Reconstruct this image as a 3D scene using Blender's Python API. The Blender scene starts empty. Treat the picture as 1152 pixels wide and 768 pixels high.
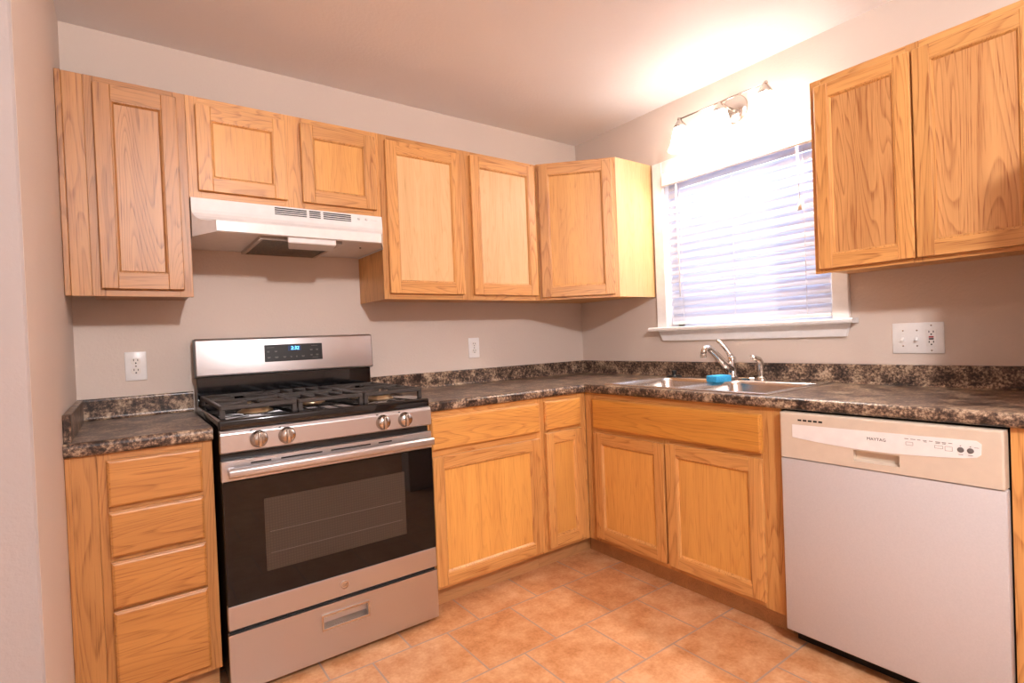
import bpy, bmesh, math, random
from mathutils import Vector, Matrix
C = bpy.context.scene
COL = C.collection
R = math.radians
# ------------------------------------------------------------------ camera
cd = bpy.data.cameras.new('camera'); cam = bpy.data.objects.new('camera', cd); COL.objects.link(cam)
yaw, pit, rol = 0.6161, -0.0125, -0.0410
fw = Vector((math.sin(yaw)*math.cos(pit), math.cos(yaw)*math.cos(pit), math.sin(pit)))
r0 = Vector((math.cos(yaw), -math.sin(yaw), 0)); u0 = r0.cross(fw)
rt = math.cos(rol)*r0 + math.sin(rol)*u0; up = -math.sin(rol)*r0 + math.cos(rol)*u0
M = Matrix((rt, up, -fw)).transposed().to_4x4(); M.translation = (-2.5262, -2.5723, 1.1346)
cam.matrix_world = M
cd.sensor_width = 36; cd.lens = 593.79/1152*36
cd.shift_x = 16.5/1152; cd.shift_y = 4.3/1152; cd.clip_start = .02
C.camera = cam
# ------------------------------------------------------------------ light and exposure
C.view_settings.view_transform = 'Standard'
try: C.view_settings.look = 'None'
except Exception: pass
C.view_settings.gamma = 1; C.view_settings.exposure = 0.34; C.view_settings.use_curve_mapping = False
w = bpy.data.worlds.new('sky'); C.world = w; w.use_nodes = True
w.node_tree.nodes['Background'].inputs[0].default_value = (.62, .74, 1, 1)
w.node_tree.nodes['Background'].inputs[1].default_value = 5
def area(name, loc, rot, size, power, col, shape='DISK'):
    l = bpy.data.lights.new(name, 'AREA'); l.shape = shape; l.size = size; l.energy = power; l.color = col
    o = bpy.data.objects.new(name, l); COL.objects.link(o); o.location = loc; o.rotation_euler = rot
    return o
SHADE_EMIT, BULB_EMIT = 13.0, 420.0
pl = bpy.data.lights.new('ceiling_lamp', 'POINT'); pl.energy = 136; pl.color = (1, .975, .985); pl.shadow_soft_size = .07
po = bpy.data.objects.new('ceiling_lamp', pl); COL.objects.link(po); po.location = (-2.05, -3.35, 2.24)
area('living_room_daylight', (-4.3, -5.0, 1.6), (R(90), 0, R(-28)), 1.6, 7, (.95, .95, 1), 'SQUARE')
# ------------------------------------------------------------------ material helpers
MATS = {}
def S(h):  # sRGB hex -> linear
    h = h.lstrip('#'); v = [int(h[i:i+2], 16)/255 for i in (0, 2, 4)]
    return tuple(c/12.92 if c <= .04045 else ((c+.055)/1.055)**2.4 for c in v) + (1,)
def base(name):
    m = bpy.data.materials.new(name); m.use_nodes = True
    return m, m.node_tree, m.node_tree.nodes['Principled BSDF']
def setp(b, **k):
    T = dict(color='Base Color', metal='Metallic', rough='Roughness', spec='Specular IOR Level', coat='Coat Weight', coatr='Coat Roughness',
             emit='Emission Color', es='Emission Strength', trans='Transmission Weight', alpha='Alpha', ior='IOR', aniso='Anisotropic')
    for a, v in k.items(): b.inputs[T[a]].default_value = v
def nd(t, typ, **k):
    n = t.nodes.new(typ)
    for a, v in k.items():
        if a in n.inputs: n.inputs[a].default_value = v
        else: setattr(n, a, v)
    return n
def ramp(t, stops, interp='LINEAR'):
    n = t.nodes.new('ShaderNodeValToRGB'); n.color_ramp.interpolation = interp
    e = n.color_ramp.elements
    while len(e) < len(stops): e.new(.5)
    for x, (p, c) in zip(e, stops): x.position = p; x.color = c
    return n
def bump(t, b, src, strength, dist=.002):
    n = nd(t, 'ShaderNodeBump', Strength=strength, Distance=dist)
    t.links.new(src, n.inputs['Height']); t.links.new(n.outputs[0], b.inputs['Normal'])
def flat(name, col, noise=0, nscale=30, **k):
    m, t, b = base(name); c = S(col) if isinstance(col, str) else col
    setp(b, color=c, **k)
    tc = nd(t, 'ShaderNodeTexCoord'); n = nd(t, 'ShaderNodeTexNoise', Scale=nscale, Detail=3)
    t.links.new(tc.outputs['Object'], n.inputs['Vector'])
    a = tuple(v*(1-.06) for v in c[:3])+(1,)
    rp = ramp(t, [(.3, a), (.7, c)]); t.links.new(n.outputs[0], rp.inputs[0]); t.links.new(rp.outputs[0], b.inputs['Base Color'])
    if noise: bump(t, b, n.outputs[0], noise)
    MATS[name] = m; return m
def oak(name, axis, light, dark, bold=1.0, rot=0):
    m, t, b = base(name); L = t.links.new
    tc = nd(t, 'ShaderNodeTexCoord'); oi = nd(t, 'ShaderNodeObjectInfo')
    mul = nd(t, 'ShaderNodeMath', operation='MULTIPLY'); mul.inputs[1].default_value = 37.0
    L(oi.outputs['Random'], mul.inputs[0])
    add = nd(t, 'ShaderNodeVectorMath', operation='ADD'); L(tc.outputs['Object'], add.inputs[0])
    mr = nd(t, 'ShaderNodeMapping'); mr.inputs['Rotation'].default_value = (0, 0, rot); L(add.outputs[0], mr.inputs[0])
    L(mul.outputs[0], add.inputs[1])
    def mapped(cross, along):
        mp = nd(t, 'ShaderNodeMapping'); s = [cross]*3; s['xyz'.index(axis)] = along
        mp.inputs['Scale'].default_value = s; L(mr.outputs[0], mp.inputs[0]); return mp.outputs[0]
    n1 = nd(t, 'ShaderNodeTexNoise', Scale=1, Detail=2.0, Roughness=.45, Distortion=.25); L(mapped(7.5, .7), n1.inputs['Vector'])
    k = nd(t, 'ShaderNodeMath', operation='MULTIPLY'); k.inputs[1].default_value = 28; L(n1.outputs[0], k.inputs[0])
    pp = nd(t, 'ShaderNodeMath', operation='FRACT'); L(k.outputs[0], pp.inputs[0])
    rings = ramp(t, [(0, (0, 0, 0, 1)), (.60, (.16, .16, .16, 1)), (.90, (1, 1, 1, 1)), (1, (.05, .05, .05, 1))]); L(pp.outputs[0], rings.inputs[0])
    n2 = nd(t, 'ShaderNodeTexNoise', Scale=1, Detail=2, Roughness=.6); L(mapped(260, 7), n2.inputs['Vector'])
    pores = ramp(t, [(.52, (0, 0, 0, 1)), (.68, (1, 1, 1, 1))]); L(n2.outputs[0], pores.inputs[0])
    n3 = nd(t, 'ShaderNodeTexNoise', Scale=1, Detail=2); L(mapped(17, .5), n3.inputs['Vector'])
    # darkness = bold*.55*rings*(.5+pores) + .25*pores + streak
    a1 = nd(t, 'ShaderNodeMath', operation='MULTIPLY_ADD'); a1.inputs[1].default_value = .55; a1.inputs[2].default_value = .5; L(pores.outputs[0], a1.inputs[0])
    a2 = nd(t, 'ShaderNodeMath', operation='MULTIPLY'); L(rings.outputs[0], a2.inputs[0]); L(a1.outputs[0], a2.inputs[1])
    a3 = nd(t, 'ShaderNodeMath', operation='MULTIPLY_ADD'); a3.inputs[1].default_value = .80*bold; a3.inputs[2].default_value = 0; L(a2.outputs[0], a3.inputs[0])
    a4 = nd(t, 'ShaderNodeMath', operation='MULTIPLY_ADD'); a4.inputs[1].default_value = .30; L(pores.outputs[0], a4.inputs[0]); L(a3.outputs[0], a4.inputs[2])
    a5 = nd(t, 'ShaderNodeMath', operation='MULTIPLY_ADD'); a5.inputs[1].default_value = .9; a5.inputs[2].default_value = -.33; L(n3.outputs[0], a5.inputs[0])
    a6 = nd(t, 'ShaderNodeMath', operation='ADD', use_clamp=True); L(a4.outputs[0], a6.inputs[0]); L(a5.outputs[0], a6.inputs[1])
    mx = ramp(t, [(0, S(light)), (1, S(dark))]); L(a6.outputs[0], mx.inputs[0])
    hs = nd(t, 'ShaderNodeHueSaturation'); L(mx.outputs[0], hs.inputs['Color'])
    v = nd(t, 'ShaderNodeMath', operation='MULTIPLY_ADD'); v.inputs[1].default_value = .16; v.inputs[2].default_value = .92; L(oi.outputs['Random'], v.inputs[0]); L(v.outputs[0], hs.inputs['Value'])
    L(hs.outputs[0], b.inputs['Base Color'])
    setp(b, rough=.45, spec=.6, coat=.30, coatr=.38)
    bump(t, b, a2.outputs[0], .10, .001)
    MATS[name] = m; return m
LI, DK = '#DBA15D', '#A05F25'
oz = oak('oak_vertical', 'z', LI, DK); ox = oak('oak_horizontal', 'x', LI, DK); oy = oak('oak_depthwise', 'y', LI, DK)
od = oak('oak_diagonal', 'x', LI, DK, 1, R(45))
pz = oak('oak_veneer', 'z', '#E0A556', '#B67430', .45)
fz_ = oak('oak_filler', 'z', '#CC9355', '#945722', 1.1)
pv = oak('oak_veneer_glare', 'z', '#E2B985', '#C08E55', .45)  # lamp glare on the upper panels is put into this veneer's colour
pzb = oak('oak_veneer_bold', 'z', '#D9A063', '#9C5C26', 1.15)
fy = oak('oak_front_depthwise', 'y', '#D9963F', '#A6601F', .8); fx = oak('oak_front_horizontal', 'x', '#DDA052', '#A9652A', .8)
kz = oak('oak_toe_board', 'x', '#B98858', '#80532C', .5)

def wall_mat(name, col, sc=95, st=.28):
    m, t, b = base(name); L = t.links.new
    tc = nd(t, 'ShaderNodeTexCoord'); n = nd(t, 'ShaderNodeTexNoise', Scale=sc, Detail=4, Roughness=.6); L(tc.outputs['Object'], n.inputs['Vector'])
    n2 = nd(t, 'ShaderNodeTexNoise', Scale=1.3, Detail=2); L(tc.outputs['Object'], n2.inputs['Vector'])
    c = S(col); rp = ramp(t, [(.3, tuple(x*.95 for x in c[:3])+(1,)), (.7, c)]); L(n2.outputs[0], rp.inputs[0]); L(rp.outputs[0], b.inputs['Base Color'])
    setp(b, rough=.62, spec=.25); bump(t, b, n.outputs[0], st, .004); MATS[name] = m; return m
paint = wall_mat('taupe_wall_paint', '#DACABE')
dimmed_paint = wall_mat('dimmed_wall_paint', '#A89C97')  # wall paint darkened to stand for dimmer light on the wing's end face
ceilm = wall_mat('ceiling_plaster', '#F3F0F1', 60, .45)
white = flat('white_gloss_paint', '#F0EDEC', rough=.35)
whiteplastic = flat('white_plastic', '#F1EEEC', rough=.3)
ivory = flat('ivory_plastic', '#EFEAE4', rough=.32)
enamel = flat('white_enamel', '#F0EAE6', rough=.22)
hoodw = flat('hood_white_enamel', '#F1EDEB', rough=.25)
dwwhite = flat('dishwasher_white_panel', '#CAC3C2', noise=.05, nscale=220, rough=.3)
dwcream = flat('dishwasher_cream_plastic', '#D8C8B5', rough=.38)
dark = flat('dark_recess', '#0B0A0A', rough=.7)
black = flat('black_plastic', '#111113', rough=.35)
blackgloss = flat('black_porcelain', '#0D0D10', rough=.09, coat=.3)
castiron = flat('cast_iron', '#3A3431', noise=.4, nscale=180, rough=.55)
slate = flat('grey_print', '#6A6462', rough=.5)
nearblack = flat('black_print', '#231F1F', rough=.5)
red = flat('red_button', '#A61E2A', rough=.35)
cord = flat('white_cord', '#EDE9E6', rough=.6)
brass = flat('brass_burner', '#B9A98C', metal=1, rough=.35)
def steel(name, axis, col='#C6C3C4', rough=.36, st=.02):
    m, t, b = base(name); L = t.links.new
    tc = nd(t, 'ShaderNodeTexCoord'); mp = nd(t, 'ShaderNodeMapping'); s = [420.]*3; s['xyz'.index(axis)] = 2.
    mp.inputs['Scale'].default_value = s; L(tc.outputs['Object'], mp.inputs[0])
    n = nd(t, 'ShaderNodeTexNoise', Scale=1, Detail=2); L(mp.outputs[0], n.inputs['Vector'])
    rr = nd(t, 'ShaderNodeMapRange'); rr.inputs['To Min'].default_value = rough-.02; rr.inputs['To Max'].default_value = rough+.04; L(n.outputs[0], rr.inputs[0]); L(rr.outputs[0], b.inputs['Roughness'])
    setp(b, color=S(col), metal=1); bump(t, b, n.outputs[0], st, .0006); MATS[name] = m; return m
steelx = steel('brushed_steel', 'x'); sinksteel = steel('sink_steel', 'y', '#D6D0CB', .24, .04)
chrome = flat('chrome', '#DAD6D3', metal=1, rough=.09)
nickel = flat('brushed_nickel', '#C6BDB4', metal=1, rough=.24)
def granite():
    m, t, b = base('laminate_stone'); L = t.links.new
    tc = nd(t, 'ShaderNodeTexCoord')
    n1 = nd(t, 'ShaderNodeTexNoise', Scale=95, Detail=5, Roughness=.72); L(tc.outputs['Object'], n1.inputs['Vector'])
    n2 = nd(t, 'ShaderNodeTexNoise', Scale=16, Detail=3, Roughness=.6); L(tc.outputs['Object'], n2.inputs['Vector'])
    v = nd(t, 'ShaderNodeTexVoronoi', Scale=150); L(tc.outputs['Object'], v.inputs['Vector'])
    a = nd(t, 'ShaderNodeMath', operation='MULTIPLY_ADD'); a.inputs[1].default_value = .75; a.inputs[2].default_value = -.36; L(n2.outputs[0], a.inputs[0])
    s = nd(t, 'ShaderNodeMath', operation='ADD'); L(n1.outputs[0], s.inputs[0]); L(a.outputs[0], s.inputs[1])
    rp = ramp(t, [(.36, S('#221A18')), (.46, S('#4D3A31')), (.53, S('#77604F')), (.60, S('#A48A72')), (.70, S('#CDB59B'))]); L(s.outputs[0], rp.inputs[0])
    mx = nd(t, 'ShaderNodeMix', data_type='RGBA', blend_type='MULTIPLY'); mx.inputs[0].default_value = .35
    L(rp.outputs[0], mx.inputs[6]); bw = nd(t, 'ShaderNodeRGBToBW'); L(v.outputs['Color'], bw.inputs[0]); L(bw.outputs[0], mx.inputs[7])
    L(mx.outputs[2], b.inputs['Base Color'])
    setp(b, rough=.30, spec=.5); bump(t, b, n1.outputs[0], .10, .001); MATS['granite'] = m; return m
stone = granite()
def tiles():
    m, t, b = base('terracotta_tile'); L = t.links.new
    tc = nd(t, 'ShaderNodeTexCoord'); mp = nd(t, 'ShaderNodeMapping'); mp.inputs['Location'].default_value = (.938, .768, 0); L(tc.outputs['Object'], mp.inputs[0])
    br = nd(t, 'ShaderNodeTexBrick', offset=.5, offset_frequency=2, squash=1)
    for k, v in {'Scale': 1, 'Mortar Size': .0035, 'Mortar Smooth': .15, 'Bias': 0, 'Brick Width': .3035, 'Row Height': .2955}.items(): br.inputs[k].default_value = v
    br.inputs['Color1'].default_value = (0, 0, 0, 1); br.inputs['Color2'].default_value = (1, 1, 1, 1)
    L(mp.outputs[0], br.inputs['Vector'])
    n = nd(t, 'ShaderNodeTexNoise', Scale=9, Detail=7, Roughness=.68); L(tc.outputs['Object'], n.inputs['Vector'])
    n2 = nd(t, 'ShaderNodeTexNoise', Scale=90, Detail=3); L(tc.outputs['Object'], n2.inputs['Vector'])
    ad = nd(t, 'ShaderNodeMath', operation='MULTIPLY_ADD'); ad.inputs[1].default_value = .30; L(n2.outputs[0], ad.inputs[0]); L(n.outputs[0], ad.inputs[2])
    ab = nd(t, 'ShaderNodeMath', operation='MULTIPLY_ADD'); ab.inputs[1].default_value = .10; L(br.outputs['Color'], ab.inputs[0]); L(ad.outputs[0], ab.inputs[2])
    rp = ramp(t, [(.40, S('#9C5F35')), (.62, S('#C58858')), (.88, S('#DDAB80'))]); L(ab.outputs[0], rp.inputs[0])
    mx = nd(t, 'ShaderNodeMix', data_type='RGBA'); L(br.outputs['Fac'], mx.inputs[0]); L(rp.outputs[0], mx.inputs[6]); mx.inputs[7].default_value = S('#A99080')
    L(mx.outputs[2], b.inputs['Base Color'])
    h = nd(t, 'ShaderNodeMath', operation='MULTIPLY_ADD'); h.inputs[1].default_value = -1.5; L(br.outputs['Fac'], h.inputs[0]); L(n2.outputs[0], h.inputs[2])
    setp(b, rough=.42, spec=.4); bump(t, b, h.outputs[0], .35, .002); return m
tile = tiles()
def emitter(name, col, s):
    m, t, b = base(name); setp(b, color=S(col), emit=S(col), es=s, rough=.4); return m
bulb_m = emitter('lit_bulb', '#FFF4E8', BULB_EMIT)
shade_m = emitter('lit_frosted_glass', '#FFF6EE', SHADE_EMIT)
digit_m = emitter('blue_display_digits', '#5FC4FF', 3.5)
glow_m = flat('display_blue', '#103A6B', rough=.3)
def ovenglass(name, col, dots=False):
    m, t, b = base(name); setp(b, color=S(col), rough=.022, spec=.36)
    if dots:
        tc = nd(t, 'ShaderNodeTexCoord'); v = nd(t, 'ShaderNodeTexVoronoi', Scale=110, Randomness=0)
        t.links.new(tc.outputs['Object'], v.inputs['Vector'])
        rp = ramp(t, [(.25, S('#4A4038')), (.6, S('#3A322C'))]); t.links.new(v.outputs['Distance'], rp.inputs[0]); t.links.new(rp.outputs[0], b.inputs['Base Color'])
    return m
rackm = flat('rack_wire', '#5A5048', rough=.4)
oglass = ovenglass('oven_door_glass', '#0C0B0C'); owin = ovenglass('oven_window_glass', '#2A2522', True)
def pane_mat():
    m, t, b = base('window_glass'); t.nodes.remove(b); o = t.nodes['Material Output']
    tr = nd(t, 'ShaderNodeBsdfTransparent'); gl = nd(t, 'ShaderNodeBsdfGlossy', Roughness=.02); mx = nd(t, 'ShaderNodeMixShader'); mx.inputs[0].default_value = .08
    t.links.new(tr.outputs[0], mx.inputs[1]); t.links.new(gl.outputs[0], mx.inputs[2]); t.links.new(mx.outputs[0], o.inputs[0]); return m
pane_m = pane_mat()
def slat_mat():
    m, t, b = base('blind_slat_vinyl'); setp(b, color=S('#DFDEE4'), rough=.45); o = t.nodes['Material Output']
    tl = nd(t, 'ShaderNodeBsdfTranslucent'); tl.inputs[0].default_value = S('#E9ECF6'); mx = nd(t, 'ShaderNodeMixShader'); mx.inputs[0].default_value = .30
    t.links.new(b.outputs[0], mx.inputs[1]); t.links.new(tl.outputs[0], mx.inputs[2]); t.links.new(mx.outputs[0], o.inputs[0]); return m
slat_m = slat_mat()
def filt():
    m, t, b = base('filter_mesh'); tc = nd(t, 'ShaderNodeTexCoord'); v = nd(t, 'ShaderNodeTexVoronoi', Scale=170); t.links.new(tc.outputs['Object'], v.inputs['Vector'])
    rp = ramp(t, [(.2, S('#8F7A5A')), (.55, S('#2E261D'))]); t.links.new(v.outputs['Distance'], rp.inputs[0]); t.links.new(rp.outputs[0], b.inputs['Base Color'])
    setp(b, metal=.7, rough=.4); bump(t, b, v.outputs['Distance'], .6, .003); return m
filter_m = filt()
def spongem():
    m, t, b = base('blue_sponge'); tc = nd(t, 'ShaderNodeTexCoord'); v = nd(t, 'ShaderNodeTexVoronoi', Scale=260); t.links.new(tc.outputs['Object'], v.inputs['Vector'])
    rp = ramp(t, [(.1, S('#1A7FB8')), (.6, S('#3FB2EA'))]); t.links.new(v.outputs['Distance'], rp.inputs[0]); t.links.new(rp.outputs[0], b.inputs['Base Color'])
    setp(b, rough=.9); bump(t, b, v.outputs['Distance'], .7, .003); return m
sponge_m = spongem()

# ------------------------------------------------------------------ mesh helpers
OFF = {}   # object -> world origin its vertices are relative to
class MB:
    def __init__(s): s.bm = bmesh.new(); s.mats = []; s.T = Matrix.Identity(4)
    def mi(s, m):
        if m not in s.mats: s.mats.append(m)
        return s.mats.index(m)
    def add(s, other, m, smooth=False):
        i = s.mi(m); vm = {}
        for v in other.verts: vm[v] = s.bm.verts.new(s.T @ v.co)
        flip = s.T.determinant() < 0
        for f in other.faces:
            vs = [vm[v] for v in f.verts]
            if flip: vs.reverse()
            try: nf = s.bm.faces.new(vs)
            except ValueError: continue
            nf.material_index = i; nf.smooth = smooth or f.smooth
        other.free(); return s
    def box(s, a, b, m, bev=0, seg=1):
        t = bmesh.new(); a = Vector(a); b = Vector(b)
        lo = Vector(map(min, a, b)); hi = Vector(map(max, a, b))
        bmesh.ops.create_cube(t, size=1)
        for v in t.verts: v.co = Vector(((lo[i]+hi[i])/2 + v.co[i]*(hi[i]-lo[i]) for i in range(3)))
        if bev: bmesh.ops.bevel(t, geom=t.edges[:], offset=bev, segments=seg, affect='EDGES', profile=.5)
        return s.add(t, m, seg > 1)
    def prism(s, poly, axis, a, b, m, bev=0, seg=1):
        """poly: 2D points in the two other axes (cyclic order), extruded along axis from a to b"""
        t = bmesh.new(); ax = 'xyz'.index(axis); o = [i for i in range(3) if i != ax]
        def P(p, h):
            c = [0, 0, 0]; c[ax] = h; c[o[0]] = p[0]; c[o[1]] = p[1]; return t.verts.new(c)
        A = [P(p, a) for p in poly]; B = [P(p, b) for p in poly]; n = len(poly)
        for i in range(n): t.faces.new((A[i], A[(i+1) % n], B[(i+1) % n], B[i]))
        t.faces.new(A[::-1]); t.faces.new(B)
        bmesh.ops.recalc_face_normals(t, faces=t.faces[:])
        if bev: bmesh.ops.bevel(t, geom=t.edges[:], offset=bev, segments=seg, affect='EDGES', profile=.5)
        return s.add(t, m, seg > 1)
    def tube(s, pts, r, m, n=10, caps=True):
        t = bmesh.new(); pts = [Vector(p) for p in pts]; N = len(pts)
        rr = r if isinstance(r, (list, tuple)) else [r]*N
        rings = []; prev = None
        for i, p in enumerate(pts):
            d = (pts[min(i+1, N-1)] - pts[max(i-1, 0)]).normalized()
            if prev is None: a = d.orthogonal().normalized()
            else: a = (prev - d*prev.dot(d)).normalized()
            prev = a; b = d.cross(a)
            rings.append([t.verts.new(p + rr[i]*(math.cos(q)*a + math.sin(q)*b)) for q in (2*math.pi*k/n for k in range(n))])
        for i in range(N-1):
            for k in range(n):
                f = t.faces.new((rings[i][k], rings[i][(k+1) % n], rings[i+1][(k+1) % n], rings[i+1][k])); f.smooth = True
        if caps: t.faces.new(rings[0][::-1]); t.faces.new(rings[-1])
        return s.add(t, m)
    def lathe(s, prof, org, axis, m, n=24, ref=None):
        """prof: (radius, height) list along axis vector from org"""
        t = bmesh.new(); d = Vector(axis).normalized(); a = Vector(ref).normalized() if ref else d.orthogonal().normalized(); b = d.cross(a); org = Vector(org)
        rings = []
        for r, h in prof:
            if r < 1e-6: rings.append([t.verts.new(org+d*h)])
            else: rings.append([t.verts.new(org + d*h + r*(math.cos(q)*a+math.sin(q)*b)) for q in (2*math.pi*k/n for k in range(n))])
        for A, B in zip(rings, rings[1:]):
            for k in range(n):
                if len(A) == 1 and len(B) == 1: continue
                if len(A) == 1: f = t.faces.new((A[0], B[(k+1) % n], B[k]))
                elif len(B) == 1: f = t.faces.new((A[k], A[(k+1) % n], B[0]))
                else: f = t.faces.new((A[k], A[(k+1) % n], B[(k+1) % n], B[k]))
                f.smooth = True
        bmesh.ops.recalc_face_normals(t, faces=t.faces[:])
        return s.add(t, m)
    def sheet(s, rows, m, smooth=True):
        t = bmesh.new(); G = [[t.verts.new(p) for p in r] for r in rows]
        for i in range(len(G)-1):
            for j in range(len(G[0])-1):
                f = t.faces.new((G[i][j], G[i][j+1], G[i+1][j+1], G[i+1][j])); f.smooth = smooth
        return s.add(t, m)
    def cells(s, xs, ys, z0, z1, inside, m, axis='z', bevel=None):
        """slab made of grid cells; axis = thickness axis; (xs, ys) along the other two in order"""
        t = bmesh.new(); ax = 'xyz'.index(axis); o = [i for i in range(3) if i != ax]; V = {}
        def P(i, j, h):
            if (i, j, h) not in V:
                c = [0, 0, 0]; c[ax] = (z0, z1)[h]; c[o[0]] = xs[i]; c[o[1]] = ys[j]; V[i, j, h] = t.verts.new(c)
            return V[i, j, h]
        ins = lambda i, j: 0 <= i < len(xs)-1 and 0 <= j < len(ys)-1 and inside((xs[i]+xs[i+1])/2, (ys[j]+ys[j+1])/2)
        for i in range(len(xs)-1):
            for j in range(len(ys)-1):
                if not ins(i, j): continue
                for h in (0, 1): t.faces.new((P(i, j, h), P(i+1, j, h), P(i+1, j+1, h), P(i, j+1, h)))
                for (di, dj, e) in ((-1, 0, ((i, j), (i, j+1))), (1, 0, ((i+1, j), (i+1, j+1))), (0, -1, ((i, j), (i+1, j))), (0, 1, ((i, j+1), (i+1, j+1)))):
                    if not ins(i+di, j+dj): t.faces.new((P(*e[0], 0), P(*e[1], 0), P(*e[1], 1), P(*e[0], 1)))
        bmesh.ops.recalc_face_normals(t, faces=t.faces[:])
        if bevel:
            sel, off, seg = bevel; es = [e for e in t.edges if sel(e)]
            bmesh.ops.bevel(t, geom=es, offset=off, segments=seg, affect='EDGES', profile=.5)
        return s.add(t, m)
    def build(s, name, parent=None, smooth_angle=None, mats=None):
        me = bpy.data.meshes.new(name); off = Vector((0, 0, 0))
        if parent is not None: off = OFF[parent]
        else:
            xs = [v.co for v in s.bm.verts]; lo = [min(c[i] for c in xs) for i in range(3)]; hi = [max(c[i] for c in xs) for i in range(3)]
            off = Vector(((lo[0]+hi[0])/2, (lo[1]+hi[1])/2, lo[2]))
        for v in s.bm.verts: v.co -= off
        s.bm.to_mesh(me); s.bm.free()
        for m in s.mats: me.materials.append(m)
        o = bpy.data.objects.new(name, me); COL.objects.link(o); OFF[o] = off
        if parent is not None: o.parent = parent
        else: o.location = off
        return o
def tag(o, label, cat, group=None):
    o['label'] = label; o['category'] = cat
    if group: o['group'] = group
    return o
def thing(name, loc, label=None, cat=None, group=None):
    o = bpy.data.objects.new(name, None); o.empty_display_size = .1; COL.objects.link(o); o.location = loc; OFF[o] = Vector(loc)
    if label: tag(o, label, cat, group)
    return o
def struct(o): o['kind'] = 'structure'; return o
def text_mb(mb, txt, size, T, m, depth=.0006, shear=0, align='CENTER'):
    cu = bpy.data.curves.new('t', 'FONT'); cu.body = txt; cu.size = size; cu.extrude = depth; cu.align_x = align; cu.align_y = 'CENTER'; cu.shear = shear; cu.resolution_u = 3
    o = bpy.data.objects.new('t', cu); COL.objects.link(o); bpy.context.view_layer.update()
    me = bpy.data.meshes.new_from_object(o.evaluated_get(bpy.context.evaluated_depsgraph_get())); bpy.data.objects.remove(o); bpy.data.curves.remove(cu)
    t = bmesh.new(); t.from_mesh(me); bpy.data.meshes.remove(me)
    old = mb.T; mb.T = T; mb.add(t, m); mb.T = old
def frame(o, u, n):
    """local (u, z, d) -> world, o origin, u along the face, n outward"""
    u = Vector(u).normalized(); n = Vector(n).normalized(); z = Vector((0, 0, 1))
    T = Matrix((u, z, n)).transposed().to_4x4(); T.translation = Vector(o); return T

# ------------------------------------------------------------------ room
ZC = 2.403; XL = -2.679; YW = -1.193
X0, X1, Y0, Y1 = -5.2, .15, -5.8, .12
mb = MB(); mb.box((X0-.1, Y0-.1, -.08), (X1, Y1, 0), tile); o = struct(mb.build('floor'))
# object coordinates of the floor: keep world origin so that tile joints stay put
for v in o.data.vertices: v.co += OFF[o]
o.location = (0, 0, 0)
mb = MB(); mb.box((X0-.1, Y0-.1, ZC), (X1, Y1, ZC+.1), ceilm); struct(mb.build('ceiling'))
mb = MB(); mb.box((XL-.13, 0, 0), (X1, Y1, ZC), paint); struct(mb.build('wall_back'))
WY0, WY1, WZ0, WZ1 = -1.547, -.697, 1.160, 2.022
mb = MB(); mb.cells([Y0-.1, WY0, WY1, 0], [0, WZ0, WZ1, ZC], 0, .15, lambda y, z: not (WY0 < y < WY1 and WZ0 < z < WZ1), paint, 'x'); struct(mb.build('wall_right'))
mb = MB(); mb.box((XL-.13, YW+.012, 0), (XL, 0, ZC), paint); mb.box((XL-.13, YW, 0), (XL, YW+.0122, ZC), dimmed_paint, .004); struct(mb.build('wall_left'))
mb = MB(); mb.box((X0-.1, Y0-.1, 0), (X0, Y1, ZC), paint); struct(mb.build('wall_far_left'))
mb = MB(); mb.box((X0, 0, 0), (XL-.13, Y1, ZC), paint); struct(mb.build('wall_far_back'))
mb = MB(); mb.box((X0, Y0-.1, 0), (0, Y0, ZC), paint); struct(mb.build('wall_front'))

mb = MB(); mb.box((-.80, -2.58, 0), (-.0005, -2.452, 1.74), paint, .004); struct(mb.build('shadow_blocker'))  # unseen half wall, added to cast shade on the right cabinet and wall
# ------------------------------------------------------------------ window
win = struct(thing('window_1', (0, -1.12, WZ0)))
cw = .066
mb = MB()
a, b_ = WY1+cw, WY0-cw
mb.box((-.020, WY1, WZ0), (0, a, WZ1+cw), white, .003)
mb.box((-.020, b_, WZ0), (0, WY0, WZ1+cw), white, .003)
mb.box((-.020, WY0, WZ1), (0, WY1, WZ1+cw), white, .003)
mb.build('window_casing', win)
mb = MB(); mb.prism([(-.062, 1.140), (-.066, 1.146), (-.066, 1.156), (-.060, 1.161), (.10, 1.161), (.10, 1.140)], 'y', -1.640, -.600, white); mb.build('window_sill', win)
mb = MB()
mb.prism([(-1.612, 1.140), (-.632, 1.140), (-.664, 1.083), (-1.598, 1.083)], 'x', -.018, 0, white, .002); mb.build('apron', win)
mb = MB()
for y0, y1, z0, z1 in ((WY0, WY0+.045, WZ0, WZ1), (WY1-.045, WY1, WZ0, WZ1), (WY0, WY1, WZ1-.045, WZ1), (WY0, WY1, WZ0, WZ0+.05), (WY0, WY1, 1.575, 1.615)):
    mb.box((.085, y0, z0), (.125, y1, z1), whiteplastic, .002)
sash = mb.build('window_sash', win)
mb = MB(); mb.box((.102, WY0+.03, WZ0+.03), (.106, WY1-.03, WZ1-.03), pane_m); mb.build('pane', sash)
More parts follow.
